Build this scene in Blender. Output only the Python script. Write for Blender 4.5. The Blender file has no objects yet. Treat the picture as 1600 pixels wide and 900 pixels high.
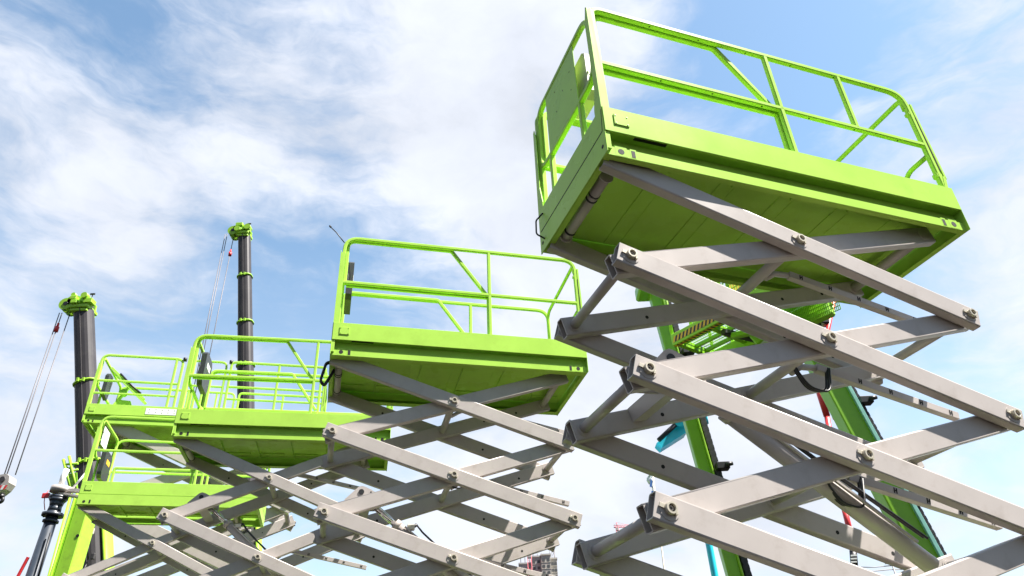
import bpy, bmesh, math, random
from mathutils import Vector, Matrix
random.seed(7)
PI = math.pi
SC = bpy.context.scene
COL = SC.collection

# ------------------------------------------------------------------ camera
CAM_H = 1.3
F_PX, PITCH, ROLL, CY = 1147.632, 0.570800, -0.044547, 448.59
cp, sp, cr, sr = math.cos(PITCH), math.sin(PITCH), math.cos(ROLL), math.sin(ROLL)
fw = Vector((0, cp, sp)); up0 = Vector((0, -sp, cp)); rt0 = Vector((1, 0, 0))
RT = rt0*cr + up0*sr; UP = up0*cr - rt0*sr
cam_d = bpy.data.cameras.new('camera'); cam = bpy.data.objects.new('camera', cam_d); COL.objects.link(cam)
cam.matrix_world = Matrix((( RT.x, UP.x, -fw.x, 0), (RT.y, UP.y, -fw.y, 0), (RT.z, UP.z, -fw.z, CAM_H), (0, 0, 0, 1)))
cam_d.sensor_width = 36; cam_d.lens = 36*F_PX/1600; cam_d.shift_y = (CY-450)/1600
cam_d.clip_start = .05; cam_d.clip_end = 6000
SC.camera = cam

def ray(u, v):
    X, U = (u-800)/F_PX, (CY-v)/F_PX
    return RT*X + UP*U + fw
def aty(u, v, y):
    d = ray(u, v); return d*(y/d.y) + Vector((0, 0, CAM_H))
def atz(u, v, z):
    d = ray(u, v); return d*((z-CAM_H)/d.z) + Vector((0, 0, CAM_H))

# ------------------------------------------------------------------ world, sun, exposure
SUN_AZ, SUN_EL = math.radians(76), math.radians(59.5)      # azimuth measured from -Y towards +X
sd = Vector((math.sin(SUN_AZ)*math.cos(SUN_EL), -math.cos(SUN_AZ)*math.cos(SUN_EL), math.sin(SUN_EL)))
w = bpy.data.worlds.new('World'); SC.world = w; w.use_nodes = True
nt = w.node_tree; N = nt.nodes; LK = nt.links
bg = N['Background']; bg.inputs['Strength'].default_value = .05
sky = N.new('ShaderNodeTexSky'); sky.sky_type = 'NISHITA'; sky.sun_disc = False
sky.sun_elevation = SUN_EL; sky.sun_rotation = math.atan2(sd.x, sd.y)
sky.air_density = 1.0; sky.dust_density = .6; sky.ozone_density = 1.0
tc = N.new('ShaderNodeTexCoord')
def wmath(op, a, b=None, c=None, clamp=False):
    n = N.new('ShaderNodeMath'); n.operation = op; n.use_clamp = clamp
    for i, x in enumerate((a, b, c)):
        if x is None: continue
        if isinstance(x, (int, float)): n.inputs[i].default_value = x
        else: LK.new(x, n.inputs[i])
    return n.outputs[0]
def wvec(op, a, b):
    n = N.new('ShaderNodeVectorMath'); n.operation = op
    for i, x in enumerate((a, b)):
        if isinstance(x, (tuple, list, Vector)): n.inputs[i].default_value = tuple(x)
        else: LK.new(x, n.inputs[i])
    return n.outputs['Value'] if op == 'DOT_PRODUCT' else n.outputs[0]
D = tc.outputs['Generated']
nz1 = N.new('ShaderNodeTexNoise'); nz1.inputs['Scale'].default_value = 3.2; nz1.inputs['Detail'].default_value = 5
mp = N.new('ShaderNodeMapping'); mp.inputs['Scale'].default_value = (1.0, 1.0, 1.9); mp.inputs['Rotation'].default_value = (0, .22, 0)
LK.new(D, mp.inputs['Vector']); LK.new(mp.outputs[0], nz1.inputs['Vector'])
off = wvec('SUBTRACT', nz1.outputs['Color'], (.5, .5, .5))
Dw = wvec('ADD', D, wvec('MULTIPLY', off, (.17, .17, .17)))
Db = wvec('NORMALIZE', wvec('ADD', D, wvec('MULTIPLY', off, (.20, .20, .20))), (0, 0, 0))
nz2 = N.new('ShaderNodeTexNoise'); nz2.inputs['Scale'].default_value = 4.5; nz2.inputs['Detail'].default_value = 9; nz2.inputs['Roughness'].default_value = .56
mp2 = N.new('ShaderNodeMapping'); mp2.inputs['Scale'].default_value = (1, 1, 1.8); mp2.inputs['Rotation'].default_value = (0, .3, 0)
LK.new(Dw, mp2.inputs['Vector']); LK.new(mp2.outputs[0], nz2.inputs['Vector'])
# clear patches (negative) and cloud banks (positive) as directions in the sky
BLOBS = [(450,345,.13,-.55),(620,430,.11,-.40),(560,300,.08,-.15),(700,395,.08,-.20),(190,10,.12,-.45),(60,30,.08,-.25),(540,25,.09,-.22),
         (1110,60,.10,-.50),(1230,150,.13,-.38),(1320,40,.10,-.20),(1290,240,.09,-.30),(1050,170,.06,-.22),(1400,210,.10,-.14),(420,500,.08,-.30),(210,480,.10,-.16),(20,380,.12,-.45),(250,120,.08,-.38),(330,430,.06,-.2),(130,430,.08,-.3),(560,130,.06,-.15),
         (1540,560,.10,-.26),(620,830,.06,-.45),(300,880,.07,-.4),(1560,650,.08,-.5),(300,560,.07,-.12),(30,820,.08,-.18),(1380,490,.07,-.12),
         (850,110,.13,.55),(700,190,.13,.45),(270,280,.13,.6),(560,250,.10,.3),(110,230,.12,.35),(480,230,.08,.25),(330,120,.07,.2),(760,300,.08,.35),(850,680,.13,.45),(1010,660,.12,.35),
         (60,640,.14,.5),(900,430,.1,.4),(1560,180,.1,.25),(1500,330,.1,.20),(1520,460,.08,.18),(200,350,.08,.25),(560,560,.07,.12),(1180,800,.12,.35)]
nz3 = N.new('ShaderNodeTexNoise'); nz3.inputs['Scale'].default_value = 9; nz3.inputs['Detail'].default_value = 8; nz3.inputs['Roughness'].default_value = .62
mp3 = N.new('ShaderNodeMapping'); mp3.inputs['Scale'].default_value = (.8, 1, 3.2); mp3.inputs['Rotation'].default_value = (0, -.35, 0)
LK.new(Dw, mp3.inputs['Vector']); LK.new(mp3.outputs[0], nz3.inputs['Vector'])
acc = wmath('MULTIPLY_ADD', nz2.outputs['Fac'], 2.3, -1.21)
acc = wmath('MULTIPLY_ADD', nz3.outputs['Fac'], 1.25, acc)
for u, v, rad, amp in BLOBS:
    c = ray(u, v).normalized()
    dt = wvec('DOT_PRODUCT', Db, c)
    # gaussian falloff of the chord distance
    ex = wmath('EXPONENT', wmath('MULTIPLY', wmath('SUBTRACT', dt, 1.0), 1.0/(rad*rad)))
    acc = wmath('MULTIPLY_ADD', ex, amp*.85, acc)
sep = N.new('ShaderNodeSeparateXYZ'); LK.new(D, sep.inputs[0])
# unseen bright cloud bank added in the west to lift the left end panels
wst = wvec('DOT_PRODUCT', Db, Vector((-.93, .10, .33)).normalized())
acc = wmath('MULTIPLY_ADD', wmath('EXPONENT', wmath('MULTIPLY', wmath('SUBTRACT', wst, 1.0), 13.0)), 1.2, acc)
# cloud cover thinned out of view, behind the camera, to weaken the fill light
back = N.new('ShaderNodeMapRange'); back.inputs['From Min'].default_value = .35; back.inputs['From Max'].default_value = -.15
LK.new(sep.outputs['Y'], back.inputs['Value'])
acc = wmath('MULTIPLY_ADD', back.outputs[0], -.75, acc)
ramp = N.new('ShaderNodeMapRange'); ramp.interpolation_type = 'SMOOTHSTEP'
ramp.inputs['From Min'].default_value = -.05; ramp.inputs['From Max'].default_value = 1.05
ramp.inputs['To Min'].default_value = .0; ramp.inputs['To Max'].default_value = .97
LK.new(acc, ramp.inputs['Value'])
low = N.new('ShaderNodeMapRange'); low.inputs['From Min'].default_value = .60; low.inputs['From Max'].default_value = .30
low.inputs['To Min'].default_value = 0; low.inputs['To Max'].default_value = .30; LK.new(sep.outputs['Z'], low.inputs['Value'])
mask = wmath('SUBTRACT', 1.0, wmath('MULTIPLY', wmath('SUBTRACT', 1.0, ramp.outputs[0]), wmath('SUBTRACT', 1.0, low.outputs[0])))
CLOUD = (6.1, 6.4, 7.1)
mix = N.new('ShaderNodeMix'); mix.data_type = 'RGBA'
LK.new(mask, mix.inputs['Factor'])
sk2 = N.new('ShaderNodeMix'); sk2.data_type = 'RGBA'; sk2.blend_type = 'MULTIPLY'; sk2.inputs['Factor'].default_value = 1
LK.new(sky.outputs[0], sk2.inputs['A'])
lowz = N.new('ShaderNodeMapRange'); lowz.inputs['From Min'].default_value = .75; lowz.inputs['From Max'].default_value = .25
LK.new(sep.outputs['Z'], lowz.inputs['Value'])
dim = wmath('SUBTRACT', 1.0, wmath('MULTIPLY', back.outputs[0], wmath('MULTIPLY_ADD', lowz.outputs[0], .45, .32)))  # unseen sky behind the camera dimmed, most at low heights, to darken inner arms
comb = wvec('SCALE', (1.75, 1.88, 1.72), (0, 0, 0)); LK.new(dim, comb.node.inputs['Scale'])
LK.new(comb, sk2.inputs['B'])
LK.new(sk2.outputs['Result'], mix.inputs['A']); shade = N.new('ShaderNodeMapRange'); shade.inputs['From Min'].default_value = .35; shade.inputs['From Max'].default_value = .65
shade.inputs['To Min'].default_value = .84; shade.inputs['To Max'].default_value = 1.04; LK.new(nz2.outputs['Fac'], shade.inputs['Value'])
cl = wvec('SCALE', CLOUD, (0, 0, 0)); LK.new(shade.outputs[0], cl.node.inputs['Scale']); LK.new(cl, mix.inputs['B'])
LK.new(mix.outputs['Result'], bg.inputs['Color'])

sun_d = bpy.data.lights.new('sun', 'SUN'); sun = bpy.data.objects.new('sun', sun_d); COL.objects.link(sun)
sun_d.energy = 5.0; sun_d.angle = math.radians(.55); sun_d.color = (1, .955, .89)
sun.rotation_euler = sd.to_track_quat('Z', 'Y').to_euler()
SC.view_settings.view_transform = 'Standard'; SC.view_settings.look = 'None'
SC.view_settings.gamma = 1; SC.view_settings.use_curve_mapping = False
SC.view_settings.exposure = 1.62
SC.render.engine = 'CYCLES'
SC.cycles.max_bounces = 8; SC.cycles.diffuse_bounces = 5

# ------------------------------------------------------------------ materials
def mat(name, col, rough=.5, metal=0, var=.08, scale=6, coat=0, dirt=None, dirt_amt=0, bump=0, bscale=60, spec=.5):
    m = bpy.data.materials.new(name); m.use_nodes = True
    t = m.node_tree; b = t.nodes['Principled BSDF']
    b.inputs['Roughness'].default_value = rough; b.inputs['Metallic'].default_value = metal
    b.inputs['Coat Weight'].default_value = coat; b.inputs['Coat Roughness'].default_value = .12
    b.inputs['Specular IOR Level'].default_value = spec
    co = t.nodes.new('ShaderNodeTexCoord')
    nz = t.nodes.new('ShaderNodeTexNoise'); nz.inputs['Scale'].default_value = scale; nz.inputs['Detail'].default_value = 6
    t.links.new(co.outputs['Object'], nz.inputs['Vector'])
    r = t.nodes.new('ShaderNodeMapRange'); r.inputs['From Min'].default_value = .3; r.inputs['From Max'].default_value = .7
    r.inputs['To Min'].default_value = 1-var; r.inputs['To Max'].default_value = 1+var
    t.links.new(nz.outputs['Fac'], r.inputs['Value'])
    mx = t.nodes.new('ShaderNodeVectorMath'); mx.operation = 'SCALE'; mx.inputs[0].default_value = col
    t.links.new(r.outputs[0], mx.inputs['Scale'])
    out = mx.outputs[0]
    if dirt:
        n2 = t.nodes.new('ShaderNodeTexNoise'); n2.inputs['Scale'].default_value = scale*1.7; n2.inputs['Detail'].default_value = 9; n2.inputs['Roughness'].default_value = .7
        t.links.new(co.outputs['Object'], n2.inputs['Vector'])
        r2 = t.nodes.new('ShaderNodeMapRange'); r2.inputs['From Min'].default_value = .52; r2.inputs['From Max'].default_value = .75
        r2.inputs['To Max'].default_value = dirt_amt; t.links.new(n2.outputs['Fac'], r2.inputs['Value'])
        m2 = t.nodes.new('ShaderNodeMix'); m2.data_type = 'RGBA'
        t.links.new(r2.outputs[0], m2.inputs['Factor']); t.links.new(out, m2.inputs['A']); m2.inputs['B'].default_value = (*dirt, 1)
        out = m2.outputs['Result']
    t.links.new(out, b.inputs['Base Color'])
    r3 = t.nodes.new('ShaderNodeMapRange'); r3.inputs['To Min'].default_value = max(0.02, rough-.05); r3.inputs['To Max'].default_value = rough+.06
    t.links.new(nz.outputs['Fac'], r3.inputs['Value']); t.links.new(r3.outputs[0], b.inputs['Roughness'])
    if bump:
        n3 = t.nodes.new('ShaderNodeTexNoise'); n3.inputs['Scale'].default_value = bscale; n3.inputs['Detail'].default_value = 3
        t.links.new(co.outputs['Object'], n3.inputs['Vector'])
        bp = t.nodes.new('ShaderNodeBump'); bp.inputs['Strength'].default_value = bump; bp.inputs['Distance'].default_value = .004
        t.links.new(n3.outputs['Fac'], bp.inputs['Height']); t.links.new(bp.outputs[0], b.inputs['Normal'])
    return m
GREEN = mat('lime_paint', (.40, .66, .10), .27, var=.06, scale=3, coat=.0, spec=.07, dirt=(.28, .46, .07), dirt_amt=.4)
GREY = mat('taupe_steel_paint', (.44, .398, .372), .33, var=.05, scale=4, dirt=(.26, .21, .17), dirt_amt=.35, spec=.4)
CREAM = mat('pin_steel', (.55, .50, .40), .35, metal=.3, var=.1, scale=30)
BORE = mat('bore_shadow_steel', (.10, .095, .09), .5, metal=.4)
BLACK = mat('black_rubber', (.015, .015, .017), .45)
SLOT = mat('slot_black', (.008, .008, .007), .8)
CHROME = mat('chrome_rod', (.75, .75, .77), .10, metal=1)
CHAR = mat('charcoal_plastic', (.03, .032, .036), .4)
WHITE = mat('white_label', (.8, .8, .78), .4)
YELLOW = mat('yellow_label', (.75, .42, .03), .4)
BOOM = mat('dark_boom_paint', (.05, .046, .049), .45, var=.10, scale=1.2, dirt=(.11, .10, .095), dirt_amt=.3, spec=.25)
NAVY = mat('slate_blue_paint', (.028, .036, .05), .38, coat=.0)
DGREEN = mat('deep_green_paint', (.21, .47, .008), .4, coat=.15, dirt=(.13, .32, .02), dirt_amt=.4, scale=2)
LGREEN = mat('crane_green_paint', (.33, .62, .035), .45, dirt=(.16, .30, .03), dirt_amt=.6, scale=4)
RED = mat('red_paint', (.65, .03, .035), .4)
TEAL = mat('teal_paint', (.02, .60, .78), .35, coat=.2)
STRIPE = mat('pale_teal_trim', (.25, .55, .48), .4)
WIRE = mat('steel_rope', (.16, .15, .16), .5, metal=.3)
CONC = mat('pale_concrete', (.50, .47, .42), .85, var=.15, scale=.4)
GLASSD = mat('window_opening', (.09, .095, .10), .6)
CLOTH = mat('flag_cloth', (.75, .80, .88), .8)
BLUE = mat('blue_mark', (.04, .15, .5), .6)
TYRE = mat('tyre_rubber', (.03, .03, .03), .85)
GROUND = mat('ground_asphalt', (.016, .013, .011), .9, var=.18, scale=.35, dirt=(.011, .010, .009), dirt_amt=.6, bump=.3, bscale=30, spec=.0)

# ------------------------------------------------------------------ mesh helpers
class MB:
    def __init__(s): s.bm = bmesh.new(); s.mats = []
    def mi(s, m):
        if m not in s.mats: s.mats.append(m)
        return s.mats.index(m)
    def box(s, a, b, m, bev=.002, M=None):
        i = s.mi(m); a = Vector(a); b = Vector(b)
        lo = Vector(map(min, a, b)); hi = Vector(map(max, a, b))
        r = bmesh.ops.create_cube(s.bm, size=1)
        vs = r['verts']
        for v in vs: v.co = Vector(((v.co[k]+.5)*(hi[k]-lo[k])+lo[k] for k in range(3)))
        es = list({e for v in vs for e in v.link_edges}); fs = {f for v in vs for f in v.link_faces}
        for f in fs: f.material_index = i
        if bev:
            bev = min(bev, min(hi-lo)*.3)
            q = bmesh.ops.bevel(s.bm, geom=es, offset=bev, segments=1, affect='EDGES')
            vs = list(set(q['verts']) | {v for v in vs if v.is_valid})
            for f in {f for v in vs for f in v.link_faces}: f.material_index = i
        if M is not None:
            for v in vs: v.co = M @ v.co
        return s
    def obox(s, p0, p1, w, h, m, side=None, bev=.002):
        """box beam from p0 to p1; w along side, h the other way"""
        p0 = Vector(p0); p1 = Vector(p1); t = (p1-p0); L = t.length; t.normalize()
        sd_ = Vector(side) if side is not None else Vector((0, 1, 0))
        sd_ = (sd_ - t*sd_.dot(t)).normalized(); u = t.cross(sd_)
        M = Matrix(((t.x, sd_.x, u.x, p0.x), (t.y, sd_.y, u.y, p0.y), (t.z, sd_.z, u.z, p0.z), (0, 0, 0, 1)))
        return s.box((0, -w/2, -h/2), (L, w/2, h/2), m, bev, M)
    def sweep(s, pts, prof, m, n=None, closed=False, smooth=True, caps=True):
        """sweep a 2-D profile along a path; n = fixed binormal for planar paths"""
        i = s.mi(m); P = [Vector(p) for p in pts]; K = len(P); rings = []
        prev = None
        for k in range(K):
            if closed: t = (P[(k+1) % K]-P[k-1])
            else: t = P[min(k+1, K-1)]-P[max(k-1, 0)]
            t.normalize()
            if n is not None: b = Vector(n)
            else:
                if prev is None: b = t.orthogonal()
                else: b = prev
            b = (b - t*b.dot(t)).normalized(); prev = b; a = t.cross(b)
            rings.append([s.bm.verts.new(P[k] + b*x + a*y) for x, y in prof])
        J = len(prof)
        for k in range(K if closed else K-1):
            r0, r1 = rings[k], rings[(k+1) % K]
            for j in range(J):
                f = s.bm.faces.new((r0[j], r0[(j+1) % J], r1[(j+1) % J], r1[j])); f.material_index = i; f.smooth = smooth
        if caps and not closed:
            for r in (rings[0], rings[-1]):
                f = s.bm.faces.new(r); f.material_index = i
        return s
    def tube(s, pts, r, m, n=None, closed=False, seg=12, caps=True):
        return s.sweep(pts, [(r*math.cos(2*PI*k/seg), r*math.sin(2*PI*k/seg)) for k in range(seg)], m, n, closed, True, caps)
    def sq(s, pts, a, m, n, closed=False):
        h = a/2; c = a*.16
        pr = [(h-c, -h), (h, -h+c), (h, h-c), (h-c, h), (-h+c, h), (-h, h-c), (-h, -h+c), (-h+c, -h)]
        return s.sweep(pts, pr, m, n, closed, False)
    def cyl(s, p0, p1, r, m, seg=20, r1=None):
        p0 = Vector(p0); p1 = Vector(p1); i = s.mi(m); t = (p1-p0).normalized(); b = t.orthogonal().normalized(); a = t.cross(b)
        r1 = r if r1 is None else r1
        R0 = [s.bm.verts.new(p0+(b*math.cos(2*PI*k/seg)+a*math.sin(2*PI*k/seg))*r) for k in range(seg)]
        R1 = [s.bm.verts.new(p1+(b*math.cos(2*PI*k/seg)+a*math.sin(2*PI*k/seg))*r1) for k in range(seg)]
        for k in range(seg):
            f = s.bm.faces.new((R0[k], R0[(k+1) % seg], R1[(k+1) % seg], R1[k])); f.material_index = i; f.smooth = True
        for R in (R0, R1): f = s.bm.faces.new(R); f.material_index = i
        return s
    def ring(s, c, ax, ro, ri, L, m, seg=24):
        """collar: hollow cylinder from c along ax"""
        i = s.mi(m); t = Vector(ax).normalized(); b = t.orthogonal().normalized(); a = t.cross(b); c = Vector(c)
        prof = [(ro, 0), (ro, L*.85), (ro-.15*(ro-ri), L), (ri, L), (ri, 0)]
        rows = [[s.bm.verts.new(c + t*z + (b*math.cos(2*PI*k/seg)+a*math.sin(2*PI*k/seg))*r) for k in range(seg)] for r, z in prof]
        for q in range(len(rows)):
            A, B = rows[q], rows[(q+1) % len(rows)]
            for k in range(seg):
                f = s.bm.faces.new((A[k], A[(k+1) % seg], B[(k+1) % seg], B[k])); f.material_index = i; f.smooth = q in (0, 3)
        return s
    def poly(s, pts, thick, ax, m):
        """extruded polygon: pts then +ax*thick"""
        i = s.mi(m); ax = Vector(ax).normalized()*thick
        A = [s.bm.verts.new(Vector(p)) for p in pts]; B = [s.bm.verts.new(Vector(p)+ax) for p in pts]
        K = len(A)
        fs = [s.bm.faces.new(A), s.bm.faces.new(B)] + [s.bm.faces.new((A[k], A[(k+1) % K], B[(k+1) % K], B[k])) for k in range(K)]
        for f in fs: f.material_index = i
        return s
    def mesh(s, name):
        bmesh.ops.recalc_face_normals(s.bm, faces=s.bm.faces[:])
        me = bpy.data.meshes.new(name); s.bm.to_mesh(me); s.bm.free()
        for m in s.mats: me.materials.append(m)
        return me
    def build(s, name, parent=None, loc=None, rot=None):
        return inst(name, s.mesh(name), parent, loc, rot)
def inst(name, me, parent=None, loc=None, rot=None):
    o = bpy.data.objects.new(name, me); COL.objects.link(o); o.parent = parent
    if loc is not None: o.location = loc
    if rot is not None: o.rotation_euler = rot
    return o
def tag(o, label=None, cat=None, group=None, kind=None):
    if label: o['label'] = label
    if cat: o['category'] = cat
    if group: o['group'] = group
    if kind: o['kind'] = kind
    return o
def thing(name, loc, label, cat, group=None, rz=0):
    o = bpy.data.objects.new(name, None); COL.objects.link(o); o.location = loc; o.rotation_euler = (0, 0, rz)
    o.empty_display_size = .3
    return tag(o, label, cat, group)
def fillet(pts, r, seg=6, closed=False):
    P = [Vector(p) for p in pts]; K = len(P); out = []
    for k in range(K):
        if not closed and k in (0, K-1): out.append(P[k]); continue
        a, b, c = P[k-1], P[k], P[(k+1) % K]
        d0 = (a-b); d1 = (c-b); rr = r[k] if isinstance(r, (list, tuple)) else r
        if rr <= 0: out.append(b); continue
        ang = d0.angle(d1); tl = rr/math.tan(ang/2); tl = min(tl, d0.length*.49, d1.length*.49)
        s0 = b+d0.normalized()*tl; s1 = b+d1.normalized()*tl
        for q in range(seg+1):
            t = q/seg; out.append(s0*(1-t)**2 + b*2*t*(1-t) + s1*t*t)
    return out

# ------------------------------------------------------------------ ground
g = MB(); i = g.mi(GROUND)
R = 3000; vs = [g.bm.verts.new((x, y, 0)) for x, y in ((-R, -R), (R, -R), (R, R), (-R, R))]
g.bm.faces.new(vs)
tag(g.build('ground'), kind='structure')

# ------------------------------------------------------------------ scissor lifts
B0, Z0 = 2.4831, .0142
def make_pin_mesh(r=.028, far=False):
    m = MB()
    m.ring((0, 0, 0), (0, -1, 0), r, r*.66, .028, CREAM)
    m.cyl((0, .001, 0), (0, -.012, 0), r*.68, BORE)
    m.ring((0, -.010, 0), (0, -1, 0), r*.45, r*.25, .006, GREY, 14)
    m.box((-r*1.9, -.007, -.009), (-r*.9, -.001, .011), CREAM, .001, Matrix.Rotation(.35, 4, 'Y'))
    m.box((r*.7, -.016, -.028), (r*1.15, -.001, -.008), CREAM, .001)
    return m.mesh('pivot_pin')
PIN = make_pin_mesh()
PINBIG = make_pin_mesh(.048)
def arm_mesh(L, H, T, holes, lug=False):
    """rectangular hollow tube along x, open ends, y from 0 (front) to T"""
    m = MB(); c = .009; h = H/2; t = .0065; hl = L/2
    def prof(o, cc):
        x0, x1, z0, z1 = o, T-o, -h+o, h-o
        return [(x0, z0+cc), (x0, z1-cc), (x0+cc*.3, z1-cc*.3), (x0+cc, z1), (x1-cc, z1), (x1-cc*.3, z1-cc*.3), (x1, z1-cc), (x1, z0+cc), (x1-cc*.3, z0+cc*.3), (x1-cc, z0), (x0+cc, z0), (x0+cc*.3, z0+cc*.3)]
    i = m.mi(GREY)
    rings = []
    for pr in (prof(0, c), prof(t, c*.4)):
        rings.append([[m.bm.verts.new((x, y, z)) for y, z in pr] for x in (-hl, hl)])
    for R_ in rings:
        for j in range(12):
            f = m.bm.faces.new((R_[0][j], R_[0][(j+1) % 12], R_[1][(j+1) % 12], R_[1][j])); f.material_index = i; f.smooth = j % 3 != 0
    for e in (0, 1):
        for j in range(12):
            f = m.bm.faces.new((rings[0][e][j], rings[0][e][(j+1) % 12], rings[1][e][(j+1) % 12], rings[1][e][j])); f.material_index = i
    for x in holes:
        m.cyl((x, -.001, -.012), (x, .004, -.012), .0125, SLOT, 12)
        m.cyl((x, T+.001, -.012), (x, T-.004, -.012), .0125, SLOT, 12)
    # weld-on doubler plates at the centre and the ends
    for x, r in ((0, .062), (-hl+.075, .05), (hl-.075, .05)):
        rr = min(r, h*.86)
        for y0, y1 in ((-.0035, .001), (T-.001, T+.0035)):
            m.cyl((x, y0, 0), (x, y1, 0), rr, GREY, 20)
    return m.mesh('scissor_arm')

def make_lift(key, p, label, kind='std'):
    X, Y, Z, yaw, h, L, W, zr, zm = [p[k] for k in ('X', 'Y', 'Z', 'yaw', 'h', 'L', 'W', 'zr', 'zm')]
    zb, zt = p.get('zb', .164), p.get('zt', .362); yp = p.get('yp', .1349); B = p.get('B', B0); NL = p['N']
    H = p.get('H', .130 if key == 1 else .142); T = p.get('T', .066); rt = p.get('rt', .038)
    root = thing('scissor_lift', (X, Y, 0), label, 'scissor lift', 'scissor lifts parked in a row with platforms raised', yaw)
    zd = Z + CAM_H
    def P(x, y, z): return Vector((x, y, z+zd))
    def build(m, name, par=None): return m.build(name, par or root)
    G = GREEN; ri = .035
    fy = .03                       # front of the lower flange
    # ---- deck floor with ribs
    m = MB()
    m.box(P(.012, .085, .128), P(L-.012, W-.085, .134), G, 0)
    for x in [L*k/6 for k in range(1, 6)]:
        if key == 1:        # welded seams only
            m.box(P(x-.012, .10, .122), P(x+.012, W-.10, .1275), G, .002); m.box(P(x+.10, .10, .125), P(x+.104, W-.10, .1275), G, 0); continue
        wd = .055
        m.box(P(x-wd, .10, .122), P(x+wd, W-.10, .1275), G, .001)
        m.box(P(x+wd-.006, .10, .104), P(x+wd, W-.10, .122), G, 0)
    for y in ((.27, W-.27) if key != 1 else (.18,)):
        for k in range(6):
            m.box(P(L*k/6+.07, y-.02, .112), P(L*(k+1)/6-.07, y+.02, .1272), G, .001)
    build(m, 'deck_floor')
    for s in (0, 1):
        yy = (lambda v: v) if s == 0 else (lambda v: W-v)
        m = MB()
        if kind == 'flush':
            m.box(P(.004, yy(0), 0), P(L-.004, yy(.008), zt), G, .003)
            m.box(P(.006, yy(-.0012), .168), P(L-.006, yy(.001), .172), DGREEN, 0)
            m.box(P(.006, yy(.0085), 0), P(L-.006, yy(.07), .006), G, .001)
        else:
            # toe board: folded sheet, outer face, bottom return
            m.box(P(.004, yy(0), zb), P(L-.004, yy(.006), zt), G, .002)
            m.box(P(.004, yy(.0062), zb), P(L-.004, yy(.11), zb+.006), G, .001)
            m.box(P(.004, yy(.0062), zt-.006), P(L-.004, yy(.03), zt), G, .001)
        if s == 0:
            x0, z0_ = .07, .225
            m.box(P(x0, -.006, z0_), P(x0+.10, -.0005, z0_+.085), G, .002)
            for dx in (.012, .088):
                for dz in (.012, .073): m.cyl(P(x0+dx, -.009, z0_+dz), P(x0+dx, -.005, z0_+dz), .004, DGREEN, 8)
            if kind != 'flush':
                m.box(P(.20, .010, zb-.0012), P(.42, .035, zb+.001), SLOT, 0)
        build(m, 'toe_board')
        if kind != 'flush':
            m = MB()
            m.box(P(.004, yy(.074), .05), P(L-.004, yy(.080), zb), G, .001)
            bot = min(yp-.012, .12)
            m.box(P(.003, yy(fy), .0), P(L-.003, yy(fy+.006), .070), G, .002)
            m.box(P(.004, yy(fy+.0062), .064), P(L-.004, yy(.079), .070), G, 0)
            m.box(P(.004, yy(fy+.0062), .0), P(L-.004, yy(bot), .005), G, .001)
            m.box(P(.0005, yy(.008), .03), P(.035, yy(.074), zb-.001), G, .001)
            for x, sl in ((.105, 0), (.185, 1), (L-.19, 1), (L-.105, 0)):
                if sl:
                    m.box(P(x-.013, yy(fy-.0015), .012), P(x+.013, yy(fy+.002), .066), SLOT, .006)
                    m.box(P(x-.022, yy(fy-.0006), .006), P(x+.022, yy(fy+.0055), .082), G, .006)
                else:
                    m.box(P(x-.04, yy(fy-.0006), .004), P(x+.04, yy(fy+.0055), .086), G, .006)
                    m.cyl(P(x, yy(fy-.0015), .040), P(x, yy(fy+.004), .040), .021, SLOT, 20)
            build(m, 'side_beam')
        else:
            m = MB()
            m.box(P(.01, yy(.05), .02), P(L-.01, yy(.075), .127), G, .002)
            if s == 0:
                m.cyl(P(.105, -.0015, .045), P(.105, .004, .045), .021, SLOT, 20)
                m.box(P(.175, -.0015, .018), P(.20, .002, .075), SLOT, .006)
            build(m, 'side_beam')
    for e in (0, 1):
        xx = (lambda v: v) if e == 0 else (lambda v: L-v)
        m = MB()
        m.box(P(xx(-.001), .004, 0.001), P(xx(.006), W-.004, zt-.001), G, .002)
        m.box(P(xx(.0065), .06, .001), P(xx(.045), W-.06, .006), G, .001)
        m.box(P(xx(-.0022), .03, .172), P(xx(.001), W-.03, .180), SLOT, 0)
        m.obox(P(xx(-.0012), .03, .176), P(xx(-.0012), .012, .34), .006, .002, SLOT, (0, 1, 0), 0)
        for y, z in ((.05, .07), (W-.05, .07)):
            m.cyl(P(xx(-.0025), y, z), P(xx(.001), y, z), .013, SLOT, 14)
        build(m, 'end_panel')
    # ---- guard rails
    xe = p.get('xe', L*.452); xc = p.get('xc', L*.608)
    for s in (0, 1):
        yy = (lambda v: v) if s == 0 else (lambda v: W-v)
        m = MB(); y0 = yy(ri); n = (0, 1, 0)
        if kind == 'gated':
            segs = ((.035, 1.56), (2.50, L-ri))
            for a, b in segs:
                pts = [P(a, y0, zt), P(a, y0, zr), P(b, y0, zr), P(b, y0, zt)]
                m.sq(fillet(pts, .14 if a < 1 else .08), rt, G, n)
                m.sq([P(a, y0, zm), P(b, y0, zm)], rt*.9, G, n)
                m.sq([P(a, y0, .62), P(b, y0, .62)], rt*.8, G, n)
                xm = (a+b)/2 if a > 1 else b-.13
                m.sq([P(xm, y0, zt), P(xm, y0, zr)], rt, G, n)
                if s == 0:
                    xk = b+.02 if a < 1 else a-.02
                    m.cyl(P(xk-.03, y0, zr), P(xk+.03, y0, zr), .045, BLACK, 12)
            g_ = fillet([P(1.72, y0+.03, zt), P(1.72, y0+.03, zr), P(2.40, y0+.03, zr), P(2.40, y0+.03, zt)], .12)
            m2 = MB(); m2.sq(g_, rt*.9, G, n); m2.sq([P(1.72, y0+.03, zm), P(2.40, y0+.03, zm)], rt*.8, G, n)
            m2.sq([P(2.02, y0+.03, zt), P(2.02, y0+.03, zr)], rt*.8, G, n)
            build(m2, 'gate')
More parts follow.
